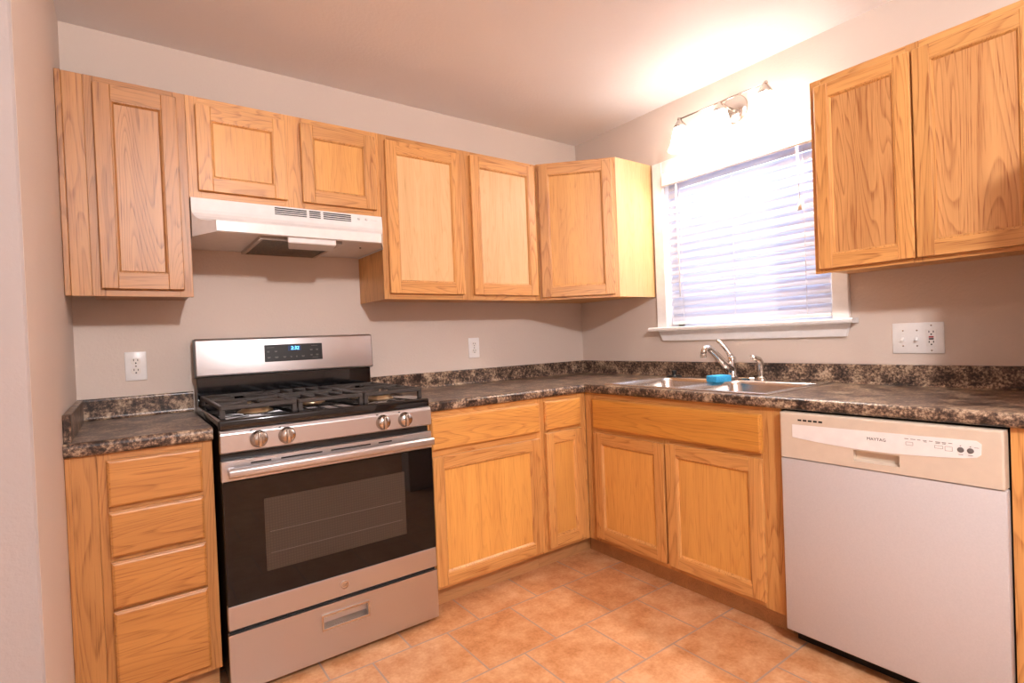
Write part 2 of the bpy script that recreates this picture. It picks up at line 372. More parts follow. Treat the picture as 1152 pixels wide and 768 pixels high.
# ------------------------------------------------------------------ blind
bl = thing('window_blind', (-.01, -1.122, 1.17), 'white horizontal slat blind closed across the window over the sink', 'window blind')
BY0, BY1 = -1.538, -.712
mb = MB(); mb.prism([(-.030, 1.945), (-.034, 1.95), (-.034, 2.012), (-.028, 2.018), (-.012, 2.018), (-.012, 1.945)], 'y', BY0-.006, BY1+.006, white); mb.build('valance', bl)
mb = MB(); mb.box((-.010, BY0, 1.965), (.045, BY1, 2.015), white, .002); mb.build('headrail', bl)
mb = MB(); NS = 18; zt, zb = 1.942, 1.212; tilt = R(70)
random.seed(4)
for i in range(NS):
    z = zt - (zt-zb)*i/(NS-1); tl = tilt + R(random.uniform(-5, 4)); hw = .0245; rows = []
    for s_ in (0, 1):
        row = []
        for k in range(7):
            q = -1 + k/3.0; cr = .004*(1-q*q)
            # front edge (towards the room) tilted down
            dx, dz = q*hw, cr + s_*.0026
            row.append((.018 + dx*math.cos(tl) - dz*math.sin(tl), z + dx*math.sin(tl) + dz*math.cos(tl)))
        rows.append(row)
    poly = rows[0] + rows[1][::-1]
    mb.prism(poly, 'y', BY0+.004, BY1-.004, slat_m)
mb.build('slats', bl)
mb = MB(); mb.box((.004, BY0+.004, 1.172), (.044, BY1-.004, 1.188), white, .003); mb.build('bottom_rail', bl)
mb = MB()
for y in (-.80, -1.10, -1.44):
    mb.tube([(-.006, y, 1.945), (-.006, y, 1.185)], .0011, cord, 6); mb.tube([(.040, y, 1.945), (.040, y, 1.185)], .0011, cord, 6)
mb.build('ladder_cord', bl)
mb = MB(); mb.tube([(-.024, -.790, 1.944), (-.024, -.792, 1.63), (-.024, -.794, 1.325)], .0038, whiteplastic, 8); mb.build('tilt_wand', bl)
mb = MB()
for d in (-.004, .004): mb.tube([(-.030, -1.43+d, 1.944), (-.030, -1.434, 1.69)], .0012, cord, 6)
c_ = mb.build('lift_cord', bl)
mb = MB(); mb.lathe([(0, 0), (.004, 0), (.008, -.022), (.009, -.04), (0, -.042)], (-.030, -1.434, 1.695), (0, 0, 1), cord, 12); mb.build('tassel', c_)

# ------------------------------------------------------------------ cabinets
def add_box(mb, T, u0, u1, z0, z1, d0, d1, m, bev=0, seg=1):
    old = mb.T; mb.T = T; mb.box((u0, z0, d0), (u1, z1, d1), m, bev, seg); mb.T = old
def door(parent, T, u0, u1, z0, z1, rail, panel=None, w=.052, wr=.054, th=.019, stile=None):
    panel = panel or pz; stile = stile or oz
    mb = MB()
    add_box(mb, T, u0, u0+w, z0, z1, .001, th, stile, .0022)
    add_box(mb, T, u1-w, u1, z0, z1, .001, th, stile, .0022)
    add_box(mb, T, u0+w, u1-w, z0, z0+wr, .001, th-.0004, rail, .0012)
    add_box(mb, T, u0+w, u1-w, z1-wr, z1, .001, th-.0004, rail, .0012)
    # inner moulding: mitred ring stepping down to the panel
    a0, a1, c0, c1 = u0+w, u1-w, z0+wr, z1-wr
    t = bmesh.new(); prof = [(0, th-.0015), (.003, th-.002), (.006, th-.006), (.009, .0085)]; R_ = []
    for i_, d in prof: R_.append([t.verts.new(p) for p in ((a0+i_, c0+i_, d), (a1-i_, c0+i_, d), (a1-i_, c1-i_, d), (a0+i_, c1-i_, d))])
    for A, B in zip(R_, R_[1:]):
        for k in range(4): t.faces.new((A[k], A[(k+1) % 4], B[(k+1) % 4], B[k]))
    mb.T = T; mb.add(t, stile); mb.T = Matrix.Identity(4)
    o = mb.build('door', parent)
    mb = MB(); add_box(mb, T, u0+w-.004, u1-w+.004, z0+wr-.004, z1-wr+.004, .002, .0085, panel); mb.build('panel', o)
    return o
def drawer(parent, T, u0, u1, z0, z1, m, name='drawer_front', th=.019):
    mb = MB(); old = mb.T; mb.T = T
    t = bmesh.new(); rings = []
    for i_, d in ((0, .001), (0, .012), (.0025, .0135), (.0035, .017), (.008, th)):
        rings.append([t.verts.new(p) for p in ((u0+i_, z0+i_, d), (u1-i_, z0+i_, d), (u1-i_, z1-i_, d), (u0+i_, z1-i_, d))])
    for A, B in zip(rings, rings[1:]):
        for k in range(4): t.faces.new((A[k], A[(k+1) % 4], B[(k+1) % 4], B[k]))
    t.faces.new(rings[-1]); t.faces.new(rings[0][::-1]); mb.add(t, m); mb.T = old
    return mb.build(name, parent)
def face_frame(parent, T, stiles, rails, rail_m, th=.019):
    """stiles: (u0,u1,z0,z1) ; rails the same"""
    mb = MB()
    for r in stiles: add_box(mb, T, *r, -th, 0, oz, .0008)
    for r in rails: add_box(mb, T, *r, -th, -.0003, rail_m, .0006)
    return mb.build('face_frame', parent)
G_W, G_B = 'oak wall cabinets', 'oak base cabinets'
UZ0, UZ1, UY = 1.337, 2.092, -.305
TB = frame((0, UY, 0), (1, 0, 0), (0, -1, 0))       # u = world x
def carcass(parent, a, b, m=None, bev=.001):
    m = m or oz; mb = MB(); mb.box(a, b, m, bev); return mb.build('carcass', parent)
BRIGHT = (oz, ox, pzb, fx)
DIMMED = (oak('oak_dimmed_vertical', 'z', '#C0864A', '#87501E'), oak('oak_dimmed_horizontal', 'x', '#C0864A', '#87501E'), oak('oak_dimmed_veneer', 'z', '#C79059', '#844C20', 1.2), oak('oak_dimmed_front', 'x', '#BF8342', '#8B501D', .9))  # same oak with the light falloff at the left painted in as darker tones
oz, ox, pzb, fx = DIMMED
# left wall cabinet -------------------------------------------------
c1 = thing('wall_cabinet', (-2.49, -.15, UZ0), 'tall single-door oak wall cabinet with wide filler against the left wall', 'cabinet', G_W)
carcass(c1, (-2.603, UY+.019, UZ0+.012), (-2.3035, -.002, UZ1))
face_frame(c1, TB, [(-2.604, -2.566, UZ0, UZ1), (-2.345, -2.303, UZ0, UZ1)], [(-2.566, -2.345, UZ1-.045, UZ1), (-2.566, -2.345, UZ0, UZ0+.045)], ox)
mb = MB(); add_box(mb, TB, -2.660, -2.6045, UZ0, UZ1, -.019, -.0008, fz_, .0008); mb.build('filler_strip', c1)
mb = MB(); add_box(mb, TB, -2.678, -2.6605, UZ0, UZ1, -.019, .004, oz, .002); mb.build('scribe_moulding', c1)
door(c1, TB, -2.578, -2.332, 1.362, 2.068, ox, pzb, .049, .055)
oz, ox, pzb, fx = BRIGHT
# over the range -----------------------------------------------------
c2 = thing('wall_cabinet', (-1.92, -.15, 1.71), 'short two-door oak wall cabinet above the white range hood', 'cabinet', G_W)
carcass(c2, (-2.302, UY+.019, 1.713), (-1.5425, -.002, UZ1))
face_frame(c2, TB, [(-2.3025, -2.262, 1.71, UZ1), (-1.962, -1.880, 1.71, UZ1), (-1.580, -1.542, 1.71, UZ1)], [(-2.262, -1.962, UZ1-.045, UZ1), (-1.880, -1.580, UZ1-.045, UZ1), (-2.262, -1.962, 1.71, 1.75), (-1.880, -1.580, 1.71, 1.75)], ox)
door(c2, TB, -2.272, -1.950, 1.737, 2.060, ox, pz, .050, .052)
door(c2, TB, -1.891, -1.565, 1.737, 2.066, ox, pz, .050, .052)
# double -------------------------------------------------------------
c3 = thing('wall_cabinet', (-1.08, -.15, UZ0), 'two-door oak wall cabinet between the range hood and the corner cabinet', 'cabinet', G_W)
carcass(c3, (-1.5408, UY+.019, UZ0+.012), (-.6115, -.002, UZ1))
mb = MB(); mb.box((-1.5415, UY+.019, UZ0), (-1.5405, -.002, 1.709), oz); mb.build('end_panel', c3)
face_frame(c3, TB, [(-1.5415, -1.503, UZ0, UZ1), (-1.122, -1.046, UZ0, UZ1), (-.650, -.6113, UZ0, UZ1)], [(-1.503, -1.122, UZ1-.045, UZ1), (-1.046, -.650, UZ1-.045, UZ1), (-1.503, -1.122, UZ0, UZ0+.045), (-1.046, -.650, UZ0, UZ0+.045)], ox)
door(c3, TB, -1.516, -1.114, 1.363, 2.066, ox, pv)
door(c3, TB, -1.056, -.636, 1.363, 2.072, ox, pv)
# diagonal corner ------------------------------------------------------
c4 = thing('wall_cabinet', (-.3, -.3, UZ0), 'diagonal oak corner wall cabinet left of the window', 'cabinet', G_W)
mb = MB(); mb.prism([(-.002, -.002), (-.610, -.002), (-.610, -.292), (-.292, -.608), (-.002, -.608)], 'z', UZ0+.012, UZ1+.003, pz); mb.build('carcass', c4)
TD = frame((-.6105, -.3045, 0), (1, -1, 0), (-1, -1, 0)); LD = math.hypot(.306, .306)
face_frame(c4, TD, [(0, .035, UZ0, UZ1+.004), (LD-.035, LD, UZ0, UZ1+.004)], [(.035, LD-.035, UZ1-.045, UZ1+.004), (.035, LD-.035, UZ0, UZ0+.045)], od)
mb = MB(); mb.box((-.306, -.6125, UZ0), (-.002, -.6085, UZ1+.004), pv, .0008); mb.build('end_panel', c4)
door(c4, TD, .012, LD-.022, 1.352, 2.083, od)
# right wall cabinet -----------------------------------------------------
RZ0, RZ1, RY0, RY1 = 1.336, 2.078, -2.285, -1.610
TR_ = frame((-.305, 0, 0), (0, -1, 0), (-1, 0, 0))     # u = -y
c5 = thing('wall_cabinet', (-.15, -1.95, RZ0), 'two-door oak wall cabinet with bold grain on the right wall beside the window', 'cabinet', G_W)
carcass(c5, (-.286, RY0, RZ0+.012), (-.002, RY1-.001, RZ1))
face_frame(c5, TR_, [(-RY1, -RY1+.038, RZ0, RZ1), (1.918, 1.956, RZ0, RZ1), (-RY0-.038, -RY0, RZ0, RZ1)], [(-RY1+.038, 1.918, RZ1-.045, RZ1), (1.956, -RY0-.038, RZ1-.045, RZ1), (-RY1+.038, 1.918, RZ0, RZ0+.045), (1.956, -RY0-.038, RZ0, RZ0+.045)], oy)
door(c5, TR_, 1.630, 1.933, 1.351, 2.049, oy, pzb, .048, .050)
door(c5, TR_, 1.939, 2.250, 1.351, 2.049, oy, pzb, .048, .050)
# base cabinets ------------------------------------------------------------
H = .842; K = .093; FY = -.617; FX = -.606
TBB = frame((0, FY, 0), (1, 0, 0), (0, -1, 0)); TRB = frame((FX, 0, 0), (0, -1, 0), (-1, 0, 0))
def toe(parent, a, b): mb = MB(); mb.box(a, b, kz, .001); mb.build('toe_board', parent)
oz, ox, pzb, fx = DIMMED
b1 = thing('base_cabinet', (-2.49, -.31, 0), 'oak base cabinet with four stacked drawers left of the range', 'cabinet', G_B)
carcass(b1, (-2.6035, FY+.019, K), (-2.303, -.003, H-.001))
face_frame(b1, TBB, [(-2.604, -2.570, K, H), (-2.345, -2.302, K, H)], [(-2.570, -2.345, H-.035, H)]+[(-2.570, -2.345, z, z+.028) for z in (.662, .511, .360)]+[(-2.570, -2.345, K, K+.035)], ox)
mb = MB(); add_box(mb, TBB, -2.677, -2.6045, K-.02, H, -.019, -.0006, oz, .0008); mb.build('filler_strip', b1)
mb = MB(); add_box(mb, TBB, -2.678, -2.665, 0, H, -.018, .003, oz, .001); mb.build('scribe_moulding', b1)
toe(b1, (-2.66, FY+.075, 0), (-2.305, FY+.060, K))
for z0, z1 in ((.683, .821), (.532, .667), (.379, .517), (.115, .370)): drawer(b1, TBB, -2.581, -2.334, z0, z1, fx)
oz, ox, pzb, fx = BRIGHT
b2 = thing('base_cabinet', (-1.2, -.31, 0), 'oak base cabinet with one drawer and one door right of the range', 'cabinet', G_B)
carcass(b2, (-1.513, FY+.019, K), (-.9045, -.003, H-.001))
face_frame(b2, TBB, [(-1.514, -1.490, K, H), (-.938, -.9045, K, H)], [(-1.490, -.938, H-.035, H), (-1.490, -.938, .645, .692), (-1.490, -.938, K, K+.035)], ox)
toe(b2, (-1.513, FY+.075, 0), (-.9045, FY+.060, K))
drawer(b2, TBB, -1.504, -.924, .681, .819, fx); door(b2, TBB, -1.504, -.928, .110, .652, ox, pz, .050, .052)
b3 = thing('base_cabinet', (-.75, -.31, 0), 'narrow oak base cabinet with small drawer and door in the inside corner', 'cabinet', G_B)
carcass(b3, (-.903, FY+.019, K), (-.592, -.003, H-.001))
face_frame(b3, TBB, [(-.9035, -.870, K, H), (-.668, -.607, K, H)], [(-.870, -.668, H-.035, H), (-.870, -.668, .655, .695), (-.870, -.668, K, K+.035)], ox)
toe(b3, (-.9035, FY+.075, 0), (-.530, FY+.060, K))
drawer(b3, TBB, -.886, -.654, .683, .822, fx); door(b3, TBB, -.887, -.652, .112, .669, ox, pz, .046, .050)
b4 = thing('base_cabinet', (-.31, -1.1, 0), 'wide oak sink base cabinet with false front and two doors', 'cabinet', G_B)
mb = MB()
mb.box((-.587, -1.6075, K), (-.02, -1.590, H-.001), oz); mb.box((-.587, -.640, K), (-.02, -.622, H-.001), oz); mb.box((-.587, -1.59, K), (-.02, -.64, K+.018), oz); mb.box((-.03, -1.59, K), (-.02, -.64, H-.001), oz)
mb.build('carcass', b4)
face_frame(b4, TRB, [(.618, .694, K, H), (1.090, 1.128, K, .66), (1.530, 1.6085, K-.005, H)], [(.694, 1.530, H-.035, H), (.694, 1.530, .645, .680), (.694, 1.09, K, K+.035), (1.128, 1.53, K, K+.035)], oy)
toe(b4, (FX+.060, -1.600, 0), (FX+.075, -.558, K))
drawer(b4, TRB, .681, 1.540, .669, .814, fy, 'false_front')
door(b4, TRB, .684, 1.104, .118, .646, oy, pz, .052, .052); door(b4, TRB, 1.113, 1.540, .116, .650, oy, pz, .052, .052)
b5 = thing('base_cabinet', (-.31, -2.33, 0), 'dark-edged oak base cabinet end right of the dishwasher', 'cabinet', G_B)
carcass(b5, (-.587, -2.445, K), (-.003, -2.2115, H-.001))
face_frame(b5, TRB, [(2.2105, 2.262, 0.0, H), (2.410, 2.446, 0, H)], [(2.262, 2.410, H-.035, H), (2.262, 2.410, K, K+.035)], oy)
door(b5, TRB, 2.252, 2.420, .118, .815, oy, pz)

# ------------------------------------------------------------------ countertops
CT, CB, CF = .884, .8425, .022
def splash_profile(t=.020, top=.966, cove=.012):
    # depth from wall (d), z : thin upstand with rounded top and coved foot
    p = [(.0005, CT), (.0005, top)]
    for k in range(5): q = R(90-k*22.5); p.append((t-.007+.007*math.cos(q), top-.007+.007*math.sin(q)))
    for k in range(5): q = R(180+k*22.5); p.append((t+cove+cove*math.cos(q), CT+cove+cove*math.sin(q)))
    return p
def bullnose(sel): return (sel, .014, 4)
# left
LX0, LX1 = XL+.001, -2.300
ct1 = thing('countertop', (-2.49, -.32, CB), 'short brown mottled stone-look countertop left of the range', 'countertop', 'mottled brown countertops')
yf = FY-CF
mb = MB(); mb.cells([LX0, LX1], [yf, -.001], CB, CT, lambda x, y: True, stone, 'z',
    bullnose(lambda e: all(abs(v.co.y-yf) < 1e-5 for v in e.verts) and abs(e.verts[0].co.z-e.verts[1].co.z) < 1e-5)); mb.build('worktop', ct1)
mb = MB(); mb.prism([(-d, z) for d, z in splash_profile()], 'x', LX0+.001, LX1+.006, stone); mb.build('backsplash', ct1)
mb = MB(); mb.box((LX0, yf+.03, CB+.004), (LX0+.019, -.022, .966), stone, .002); mb.build('side_splash', ct1)
# right L
SX0, SX1, SY0, SY1 = -.592, -.034, -1.556, -.742      # sink outer rim
xf = FX-CF; RX0 = -1.511; RYE = -2.447
hole = (-.565, -.115, -1.530, -.768)
ct2 = thing('countertop', (-.6, -.9, CB), 'long L-shaped brown mottled stone-look countertop around the sink', 'countertop', 'mottled brown countertops')
def insideL(x, y):
    if hole[0] < x < hole[1] and hole[2] < y < hole[3]: return False
    return y > yf or x > xf
mb = MB()
def selL(e):
    a, b = e.verts
    if abs(a.co.z-b.co.z) > 1e-5: return False
    onx = all(abs(v.co.x-xf) < 1e-5 for v in (a, b)) and all(v.co.y < yf+1e-5 for v in (a, b))
    ony = all(abs(v.co.y-yf) < 1e-5 for v in (a, b)) and all(v.co.x < xf+1e-5 for v in (a, b))
    return onx or ony
mb.cells([RX0, xf, hole[0], hole[1], -.001], [RYE, hole[2], hole[3], yf, -.001], CB, CT, insideL, stone, 'z', bullnose(selL)); mb.build('worktop', ct2)
mb = MB(); mb.prism([(-d, z) for d, z in splash_profile()], 'x', RX0-.0, -.001, stone); mb.build('backsplash', ct2)
mb = MB(); mb.prism([(-d, z) for d, z in splash_profile()], 'y', RYE, -.0205, stone); mb.build('backsplash', ct2)

# ------------------------------------------------------------------ sink
sk = thing('kitchen_sink', (-.31, -1.15, CT), 'stainless steel double bowl drop-in sink under the window', 'sink')
ZR = CT+.006
B1 = (-.562, -.145, -1.118, -.772); B2 = (-.562, -.145, -1.526, -1.152)     # bowls: left (far), right
mb = MB()
def rrect(x0, x1, y0, y1, r, z, n=5):
    P = []
    for cx, cy, a0 in ((x1-r, y1-r, 0), (x0+r, y1-r, 90), (x0+r, y0+r, 180), (x1-r, y0+r, 270)):
        for k in range(n+1): q = R(a0+90*k/n); P.append((cx+r*math.cos(q), cy+r*math.sin(q), z))
    return P
# rim plate with two openings
xs = [SX0, B1[0], B1[1], SX1]; ys = [SY0, B2[2], B2[3], B1[2], B1[3], SY1]
mb.cells(xs, ys, CT-.002, ZR, lambda x, y: not (B1[0] < x < B1[1] and (B1[2] < y < B1[3] or B2[2] < y < B2[3])), sinksteel, 'z',
         (lambda e: all(v.co.z > ZR-1e-5 for v in e.verts) and len(e.link_faces) == 2 and e.calc_face_angle(0) > .5, .0035, 3))
mb.build('rim', sk)
for B in (B1, B2):
    mb = MB(); t = bmesh.new(); rings = []
    dep = .155
    for ins, r, z in ((-.001, .012, ZR-.0015), (.003, .045, ZR-.004), (.006, .05, ZR-.02), (.022, .055, ZR-dep+.03), (.032, .055, ZR-dep+.008), (.055, .05, ZR-dep), (.13, .02, ZR-dep-.002)):
        rings.append([t.verts.new(p) for p in rrect(B[0]+ins, B[1]-ins, B[2]+ins, B[3]-ins, r, z)])
    for A, Bq in zip(rings, rings[1:]):
        for k in range(len(A)):
            f = t.faces.new((A[k], Bq[k], Bq[(k+1) % len(A)], A[(k+1) % len(A)])); f.smooth = True
    t.faces.new(rings[-1]); mb.add(t, sinksteel); bw = mb.build('bowl', sk)
    mb = MB(); cx, cy = (B[0]+B[1])/2, (B[2]+B[3])/2
    mb.lathe([(.0, .001), (.025, .001), (.03, .004), (.042, .004), (.045, 0)], (cx, cy, ZR-dep-.001), (0, 0, 1), chrome, 20); mb.build('drain', bw)
# faucet
fz = ZR
fa = thing('kitchen_faucet', (-.085, -1.115, fz), 'chrome single-lever faucet with arched spout behind the sink', 'faucet')
mb = MB(); mb.prism([(-.112, -1.22), (-.100, -1.238), (-.070, -1.238), (-.058, -1.22), (-.058, -1.02), (-.070, -1.0), (-.100, -1.0), (-.112, -1.02)], 'z', fz, fz+.010, chrome, .002); mb.build('base_plate', fa)
mb = MB(); mb.lathe([(.026, 0), (.026, .006), (.021, .012), (.0195, .06), (.020, .085), (.018, .098), (.010, .106), (0, .108)], (-.085, -1.118, fz+.008), (0, 0, 1), chrome, 24); mb.build('body', fa)
SPOUT = [(-.095, -1.118, fz+.045), (-.135, -1.109, fz+.075), (-.180, -1.099, fz+.118), (-.215, -1.091, fz+.147), (-.240, -1.093, fz+.160), (-.264, -1.092, fz+.158), (-.280, -1.093, fz+.146), (-.285, -1.093, fz+.130)]
mb = MB(); mb.tube(SPOUT, [.019, .0185, .017, .0155, .0145, .014, .0135, .013], chrome, 14); sp = mb.build('spout', fa)
mb = MB(); mb.lathe([(.0135, .003), (.0145, 0), (.0145, -.014), (.012, -.016), (0, -.014)], (-.285, -1.093, fz+.130), (0, 0, 1), nickel, 16); mb.build('aerator', sp)
LEV = [(-.085, -1.118, fz+.100), (-.087, -1.105, fz+.125), (-.094, -1.088, fz+.155), (-.104, -1.070, fz+.180), (-.112, -1.058, fz+.190)]
mb = MB(); mb.tube(LEV, [.016, .012, .0105, .011, .009], chrome, 12); mb.build('lever', fa)
# sprayer
sy = thing('side_sprayer', (-.09, -1.262, fz), 'slim brushed-nickel side sprayer right of the faucet', 'sprayer')
mb = MB(); mb.lathe([(.026, 0), (.026, .004), (.020, .012), (.015, .018), (0, .018)], (-.085, -1.262, fz), (0, 0, 1), nickel, 20); mb.build('collar', sy)
mb = MB(); mb.tube([(-.085, -1.262, fz+.016), (-.085, -1.262, fz+.06), (-.086, -1.261, fz+.082), (-.096, -1.258, fz+.096), (-.118, -1.252, fz+.105), (-.140, -1.246, fz+.110)], [.0145, .0135, .0135, .014, .0125, .0095], nickel, 14); mb.build('spray_head', sy)
# small deck cap beside the sprayer
# sponge
mb = MB(); mb.T = Matrix.Translation((-.255, -1.150, ZR+.0005)) @ Matrix.Rotation(R(-12), 4, 'Z'); mb.box((-.048, -.032, 0), (.048, .032, .031), sponge_m, .005, 2)
tag(mb.build('sponge'), 'bright blue sponge on the divider of the sink', 'sponge')
# stopper on rim
st = thing('sink_stopper', (-.09, -.79, ZR), 'black rubber sink stopper on the back rim of the left bowl', 'sink stopper')
mb = MB(); mb.lathe([(0, .0003), (.040, .0003), (.042, .004), (.034, .008), (0, .009)], (-.092, -.784, ZR), (0, 0, 1), black, 24); mb.build('disc', st)
mb = MB(); mb.lathe([(.012, .008), (.010, .016), (.014, .026), (.013, .032), (0, .034)], (-.092, -.784, ZR), (0, 0, 1), black, 16); mb.build('grip', st)

# ------------------------------------------------------------------ range
rg = thing('gas_range', (-1.91, -.35, 0), 'stainless steel freestanding gas range with black cooktop and dark oven door', 'stove')
A, Bx = -2.288, -1.528; FYR = -.655
mb = MB(); mb.box((A+.003, FYR, .03), (Bx-.003, -.045, .905), black, .003); mb.build('body', rg)
mb = MB()
# cooktop: tray with raised rim
mb.box((A, -.672, .872), (Bx, -.06, .908), blackgloss, .008, 3)
ck = mb.build('cooktop', rg)
# control panel
mb = MB(); mb.prism([(-.672, .798), (-.684, .803), (-.684, .862), (-.676, .8735), (-.650, .8735), (-.650, .798)], 'x', A+.001, Bx-.001, steelx, .002)
cpn = mb.build('control_panel', rg)
for kx in (-2.172, -2.083, -1.735, -1.645):
    mb = MB(); n = Vector((0, -1, 0)); org = (kx, -.684, .836)
    mb.lathe([(.0285, 0), (.0285, .003), (.026, .006), (.0245, .016), (.0235, .019), (0, .0195)], org, n, nickel, 28)
    mb.T = Matrix.Translation(org)
    mb.box((-.0065, -.030, -.0235), (.0065, -.016, .0235), nickel, .003, 2); mb.T = Matrix.Identity(4)
    kb = mb.build('knob', rg)
    mb = MB(); mb.box((kx-.0008, -.0306-.684+.0, .845), (kx+.0008, -.7135, .858), nearblack); mb.build('pointer', kb)
for kx in (-2.172, -2.083, -1.735, -1.645):
    mb = MB(); mb.box((kx-.026, -.6846, .864), (kx-.018, -.6838, .868), nearblack); mb.build('knob_mark', cpn)
# oven door
dy = -.680
mb = MB(); mb.box((A+.004, -.652, .776), (Bx-.004, -.645, .799), dark); mb.build('vent_gap', rg)
mb = MB()
mb.box((A+.001, dy, .708), (Bx-.001, -.655, .775), steelx, .0025)
mb.box((A+.001, dy, .228), (Bx-.001, -.655, .306), steelx, .0025)
mb.box((A+.003, dy+.004, .300), (Bx-.003, -.655, .712), black, .001)
od_ = mb.build('oven_door', rg)
mb = MB(); mb.box((A+.002, dy-.0005, .3065), (Bx-.002, dy+.006, .7075), oglass, .0008); mb.build('door_glass', od_)
mb = MB()
mb.box((-2.165, dy-.0010, .391), (-1.655, dy+.0, .634), owin, .0003); mb.build('window', od_)
mb = MB()
for z in (.448, .520): mb.box((-2.150, dy-.0013, z), (-1.672, dy-.0008, z+.0014), rackm)
mb.build('rack_line', od_)
mb = MB()
for x0, x1 in ((-2.20, -2.135), (-2.105, -1.965), (-1.935, -1.785), (-1.755, -1.700)): mb.box((x0, dy-.0006, .757), (x1, dy+.004, .763), dark, .001)
mb.build('vent_slot', od_)
mb = MB(); mb.prism([(dy-.042, .726), (dy-.046, .732), (dy-.046, .748), (dy-.040, .756), (dy-.028, .757), (dy-.023, .750), (dy-.023, .730), (dy-.028, .725)], 'x', A+.018, Bx-.012, steelx, .002, 2)
for x in (A+.03, Bx-.03): mb.box((x-.012, dy-.026, .730), (x+.012, dy+.001, .750), steelx, .003)
mb.build('handle', od_)
# emblem
mb = MB(); ex, ez = -1.908, .268
mb.lathe([(0, 0), (.0165, 0), (.0165, .0025), (.0150, .0032), (0, .0032)], (ex, dy, ez), (0, -1, 0), chrome, 28)
em = mb.build('emblem', od_)
mb = MB(); mb.lathe([(.0132, .0031), (.0132, .0036), (.0120, .0036), (.0120, .0031)], (ex, dy, ez), (0, -1, 0), nearblack, 28)
TX = Matrix.Translation((ex, dy-.0034, ez)) @ Matrix.Rotation(R(90), 4, 'X')
text_mb(mb, 'GE', .0155, TX, nearblack, .0003, .25); mb.build('emblem_lettering', em)
# drawer
mb = MB(); mb.box((A+.006, dy+.012, .212), (Bx-.006, -.645, .228), dark); mb.build('drawer_gap', rg)
hs = (-1.987, -1.824, .133, .176)
mb = MB()
mb.cells([A+.001, hs[0], hs[1], Bx-.001], [.024, hs[2], hs[3], .214], dy+.001, dy+.026, lambda x, z: not (hs[0] < x < hs[1] and hs[2] < z < hs[3]), steelx, 'y')
mb.box((hs[0], dy+.021, hs[2]), (hs[1], dy+.026, hs[3]), steelx)
dr = mb.build('storage_drawer', rg)
mb = MB(); w_ = .007
mb.cells([hs[0]-w_, hs[0], hs[1], hs[1]+w_], [hs[2]-w_, hs[2], hs[3], hs[3]+w_], dy-.003, dy+.002, lambda x, z: not (hs[0] < x < hs[1] and hs[2] < z < hs[3]), nickel, 'y')
mb.prism([(dy+.001, hs[2]), (dy+.021, hs[2]+.012), (dy+.021, hs[2])], 'x', hs[0], hs[1], nickel)
mb.build('pull', dr)
for x in (A+.05, Bx-.05):
    for y in (-.61, -.12):
        mb = MB(); mb.lathe([(0, 0), (.02, 0), (.02, .008), (.009, .011), (.009, .032), (0, .032)], (x, y, 0), (0, 0, 1), black, 14); mb.build('foot', rg)
# backguard
mb = MB(); mb.prism([(-.045, .905), (-.082, .905), (-.070, .930), (-.070, 1.030), (-.045, 1.030)], 'x', A+.004, Bx-.004, blackgloss, .002); mb.build('back_riser', rg)
mb = MB(); mb.prism([(-.028, 1.022), (-.094, 1.022), (-.098, 1.030), (-.088, 1.176), (-.080, 1.184), (-.028, 1.184)], 'x', A, Bx, steelx, .004, 2)
bg = mb.build('backguard', rg)
mb = MB(); mb.prism([(-.028, 1.018), (-.028, 1.180), (-.084, 1.180), (-.094, 1.026)], 'x', A-.0015, A+.006, black); mb.build('end_cap', bg); mb = MB(); mb.prism([(-.028, 1.018), (-.028, 1.180), (-.084, 1.180), (-.094, 1.026)], 'x', Bx-.006, Bx+.0015, black); mb.build('end_cap', bg)
sl = math.atan2(.010, .146)
TG = Matrix.Translation((-1.897, -.0930, 1.1115)) @ Matrix.Rotation(R(90)-sl, 4, 'X')   # local x right, y up the slope, z out
mb = MB(); mb.T = TG; mb.box((-.126, -.0375, -.004), (.126, .0375, .0012), black, .001); mb.T = Matrix.Identity(4); dp = mb.build('display_panel', bg)
mb = MB(); mb.T = TG; mb.box((-.026, .008, .0008), (.030, .030, .0015), glow_m); mb.T = Matrix.Identity(4); ds = mb.build('clock_display', dp)
mb = MB(); text_mb(mb, '2:32', .021, TG @ Matrix.Translation((.004, .019, .0018)), digit_m, .0003, .12); mb.build('digits', ds)
mb = MB(); mb.T = TG
for x, y, w2 in ((-.110, .008, .012), (-.078, .008, .012), (-.108, -.018, .014), (-.076, -.018, .016), (-.042, -.018, .014), (-.014, -.018, .007), (.010, -.018, .007), (.038, -.018, .014), (.076, .010, .013), (.102, .010, .012), (.076, -.014, .010), (.102, -.014, .013)):
    mb.box((x-w2/2, y, .001), (x+w2/2, y+.0016, .0016), slate); mb.box((x-w2/2.6, y-.004, .001), (x+w2/2.6, y-.0015, .0016), slate)
mb.box((-.116, .024, .001), (-.084, .0255, .0016), slate); mb.box((.078, .0265, .001), (.106, .028, .0016), slate); mb.box((.080, -.0275, .001), (.106, -.026, .0016), slate)
mb.T = Matrix.Identity(4); mb.build('button_marks', dp)
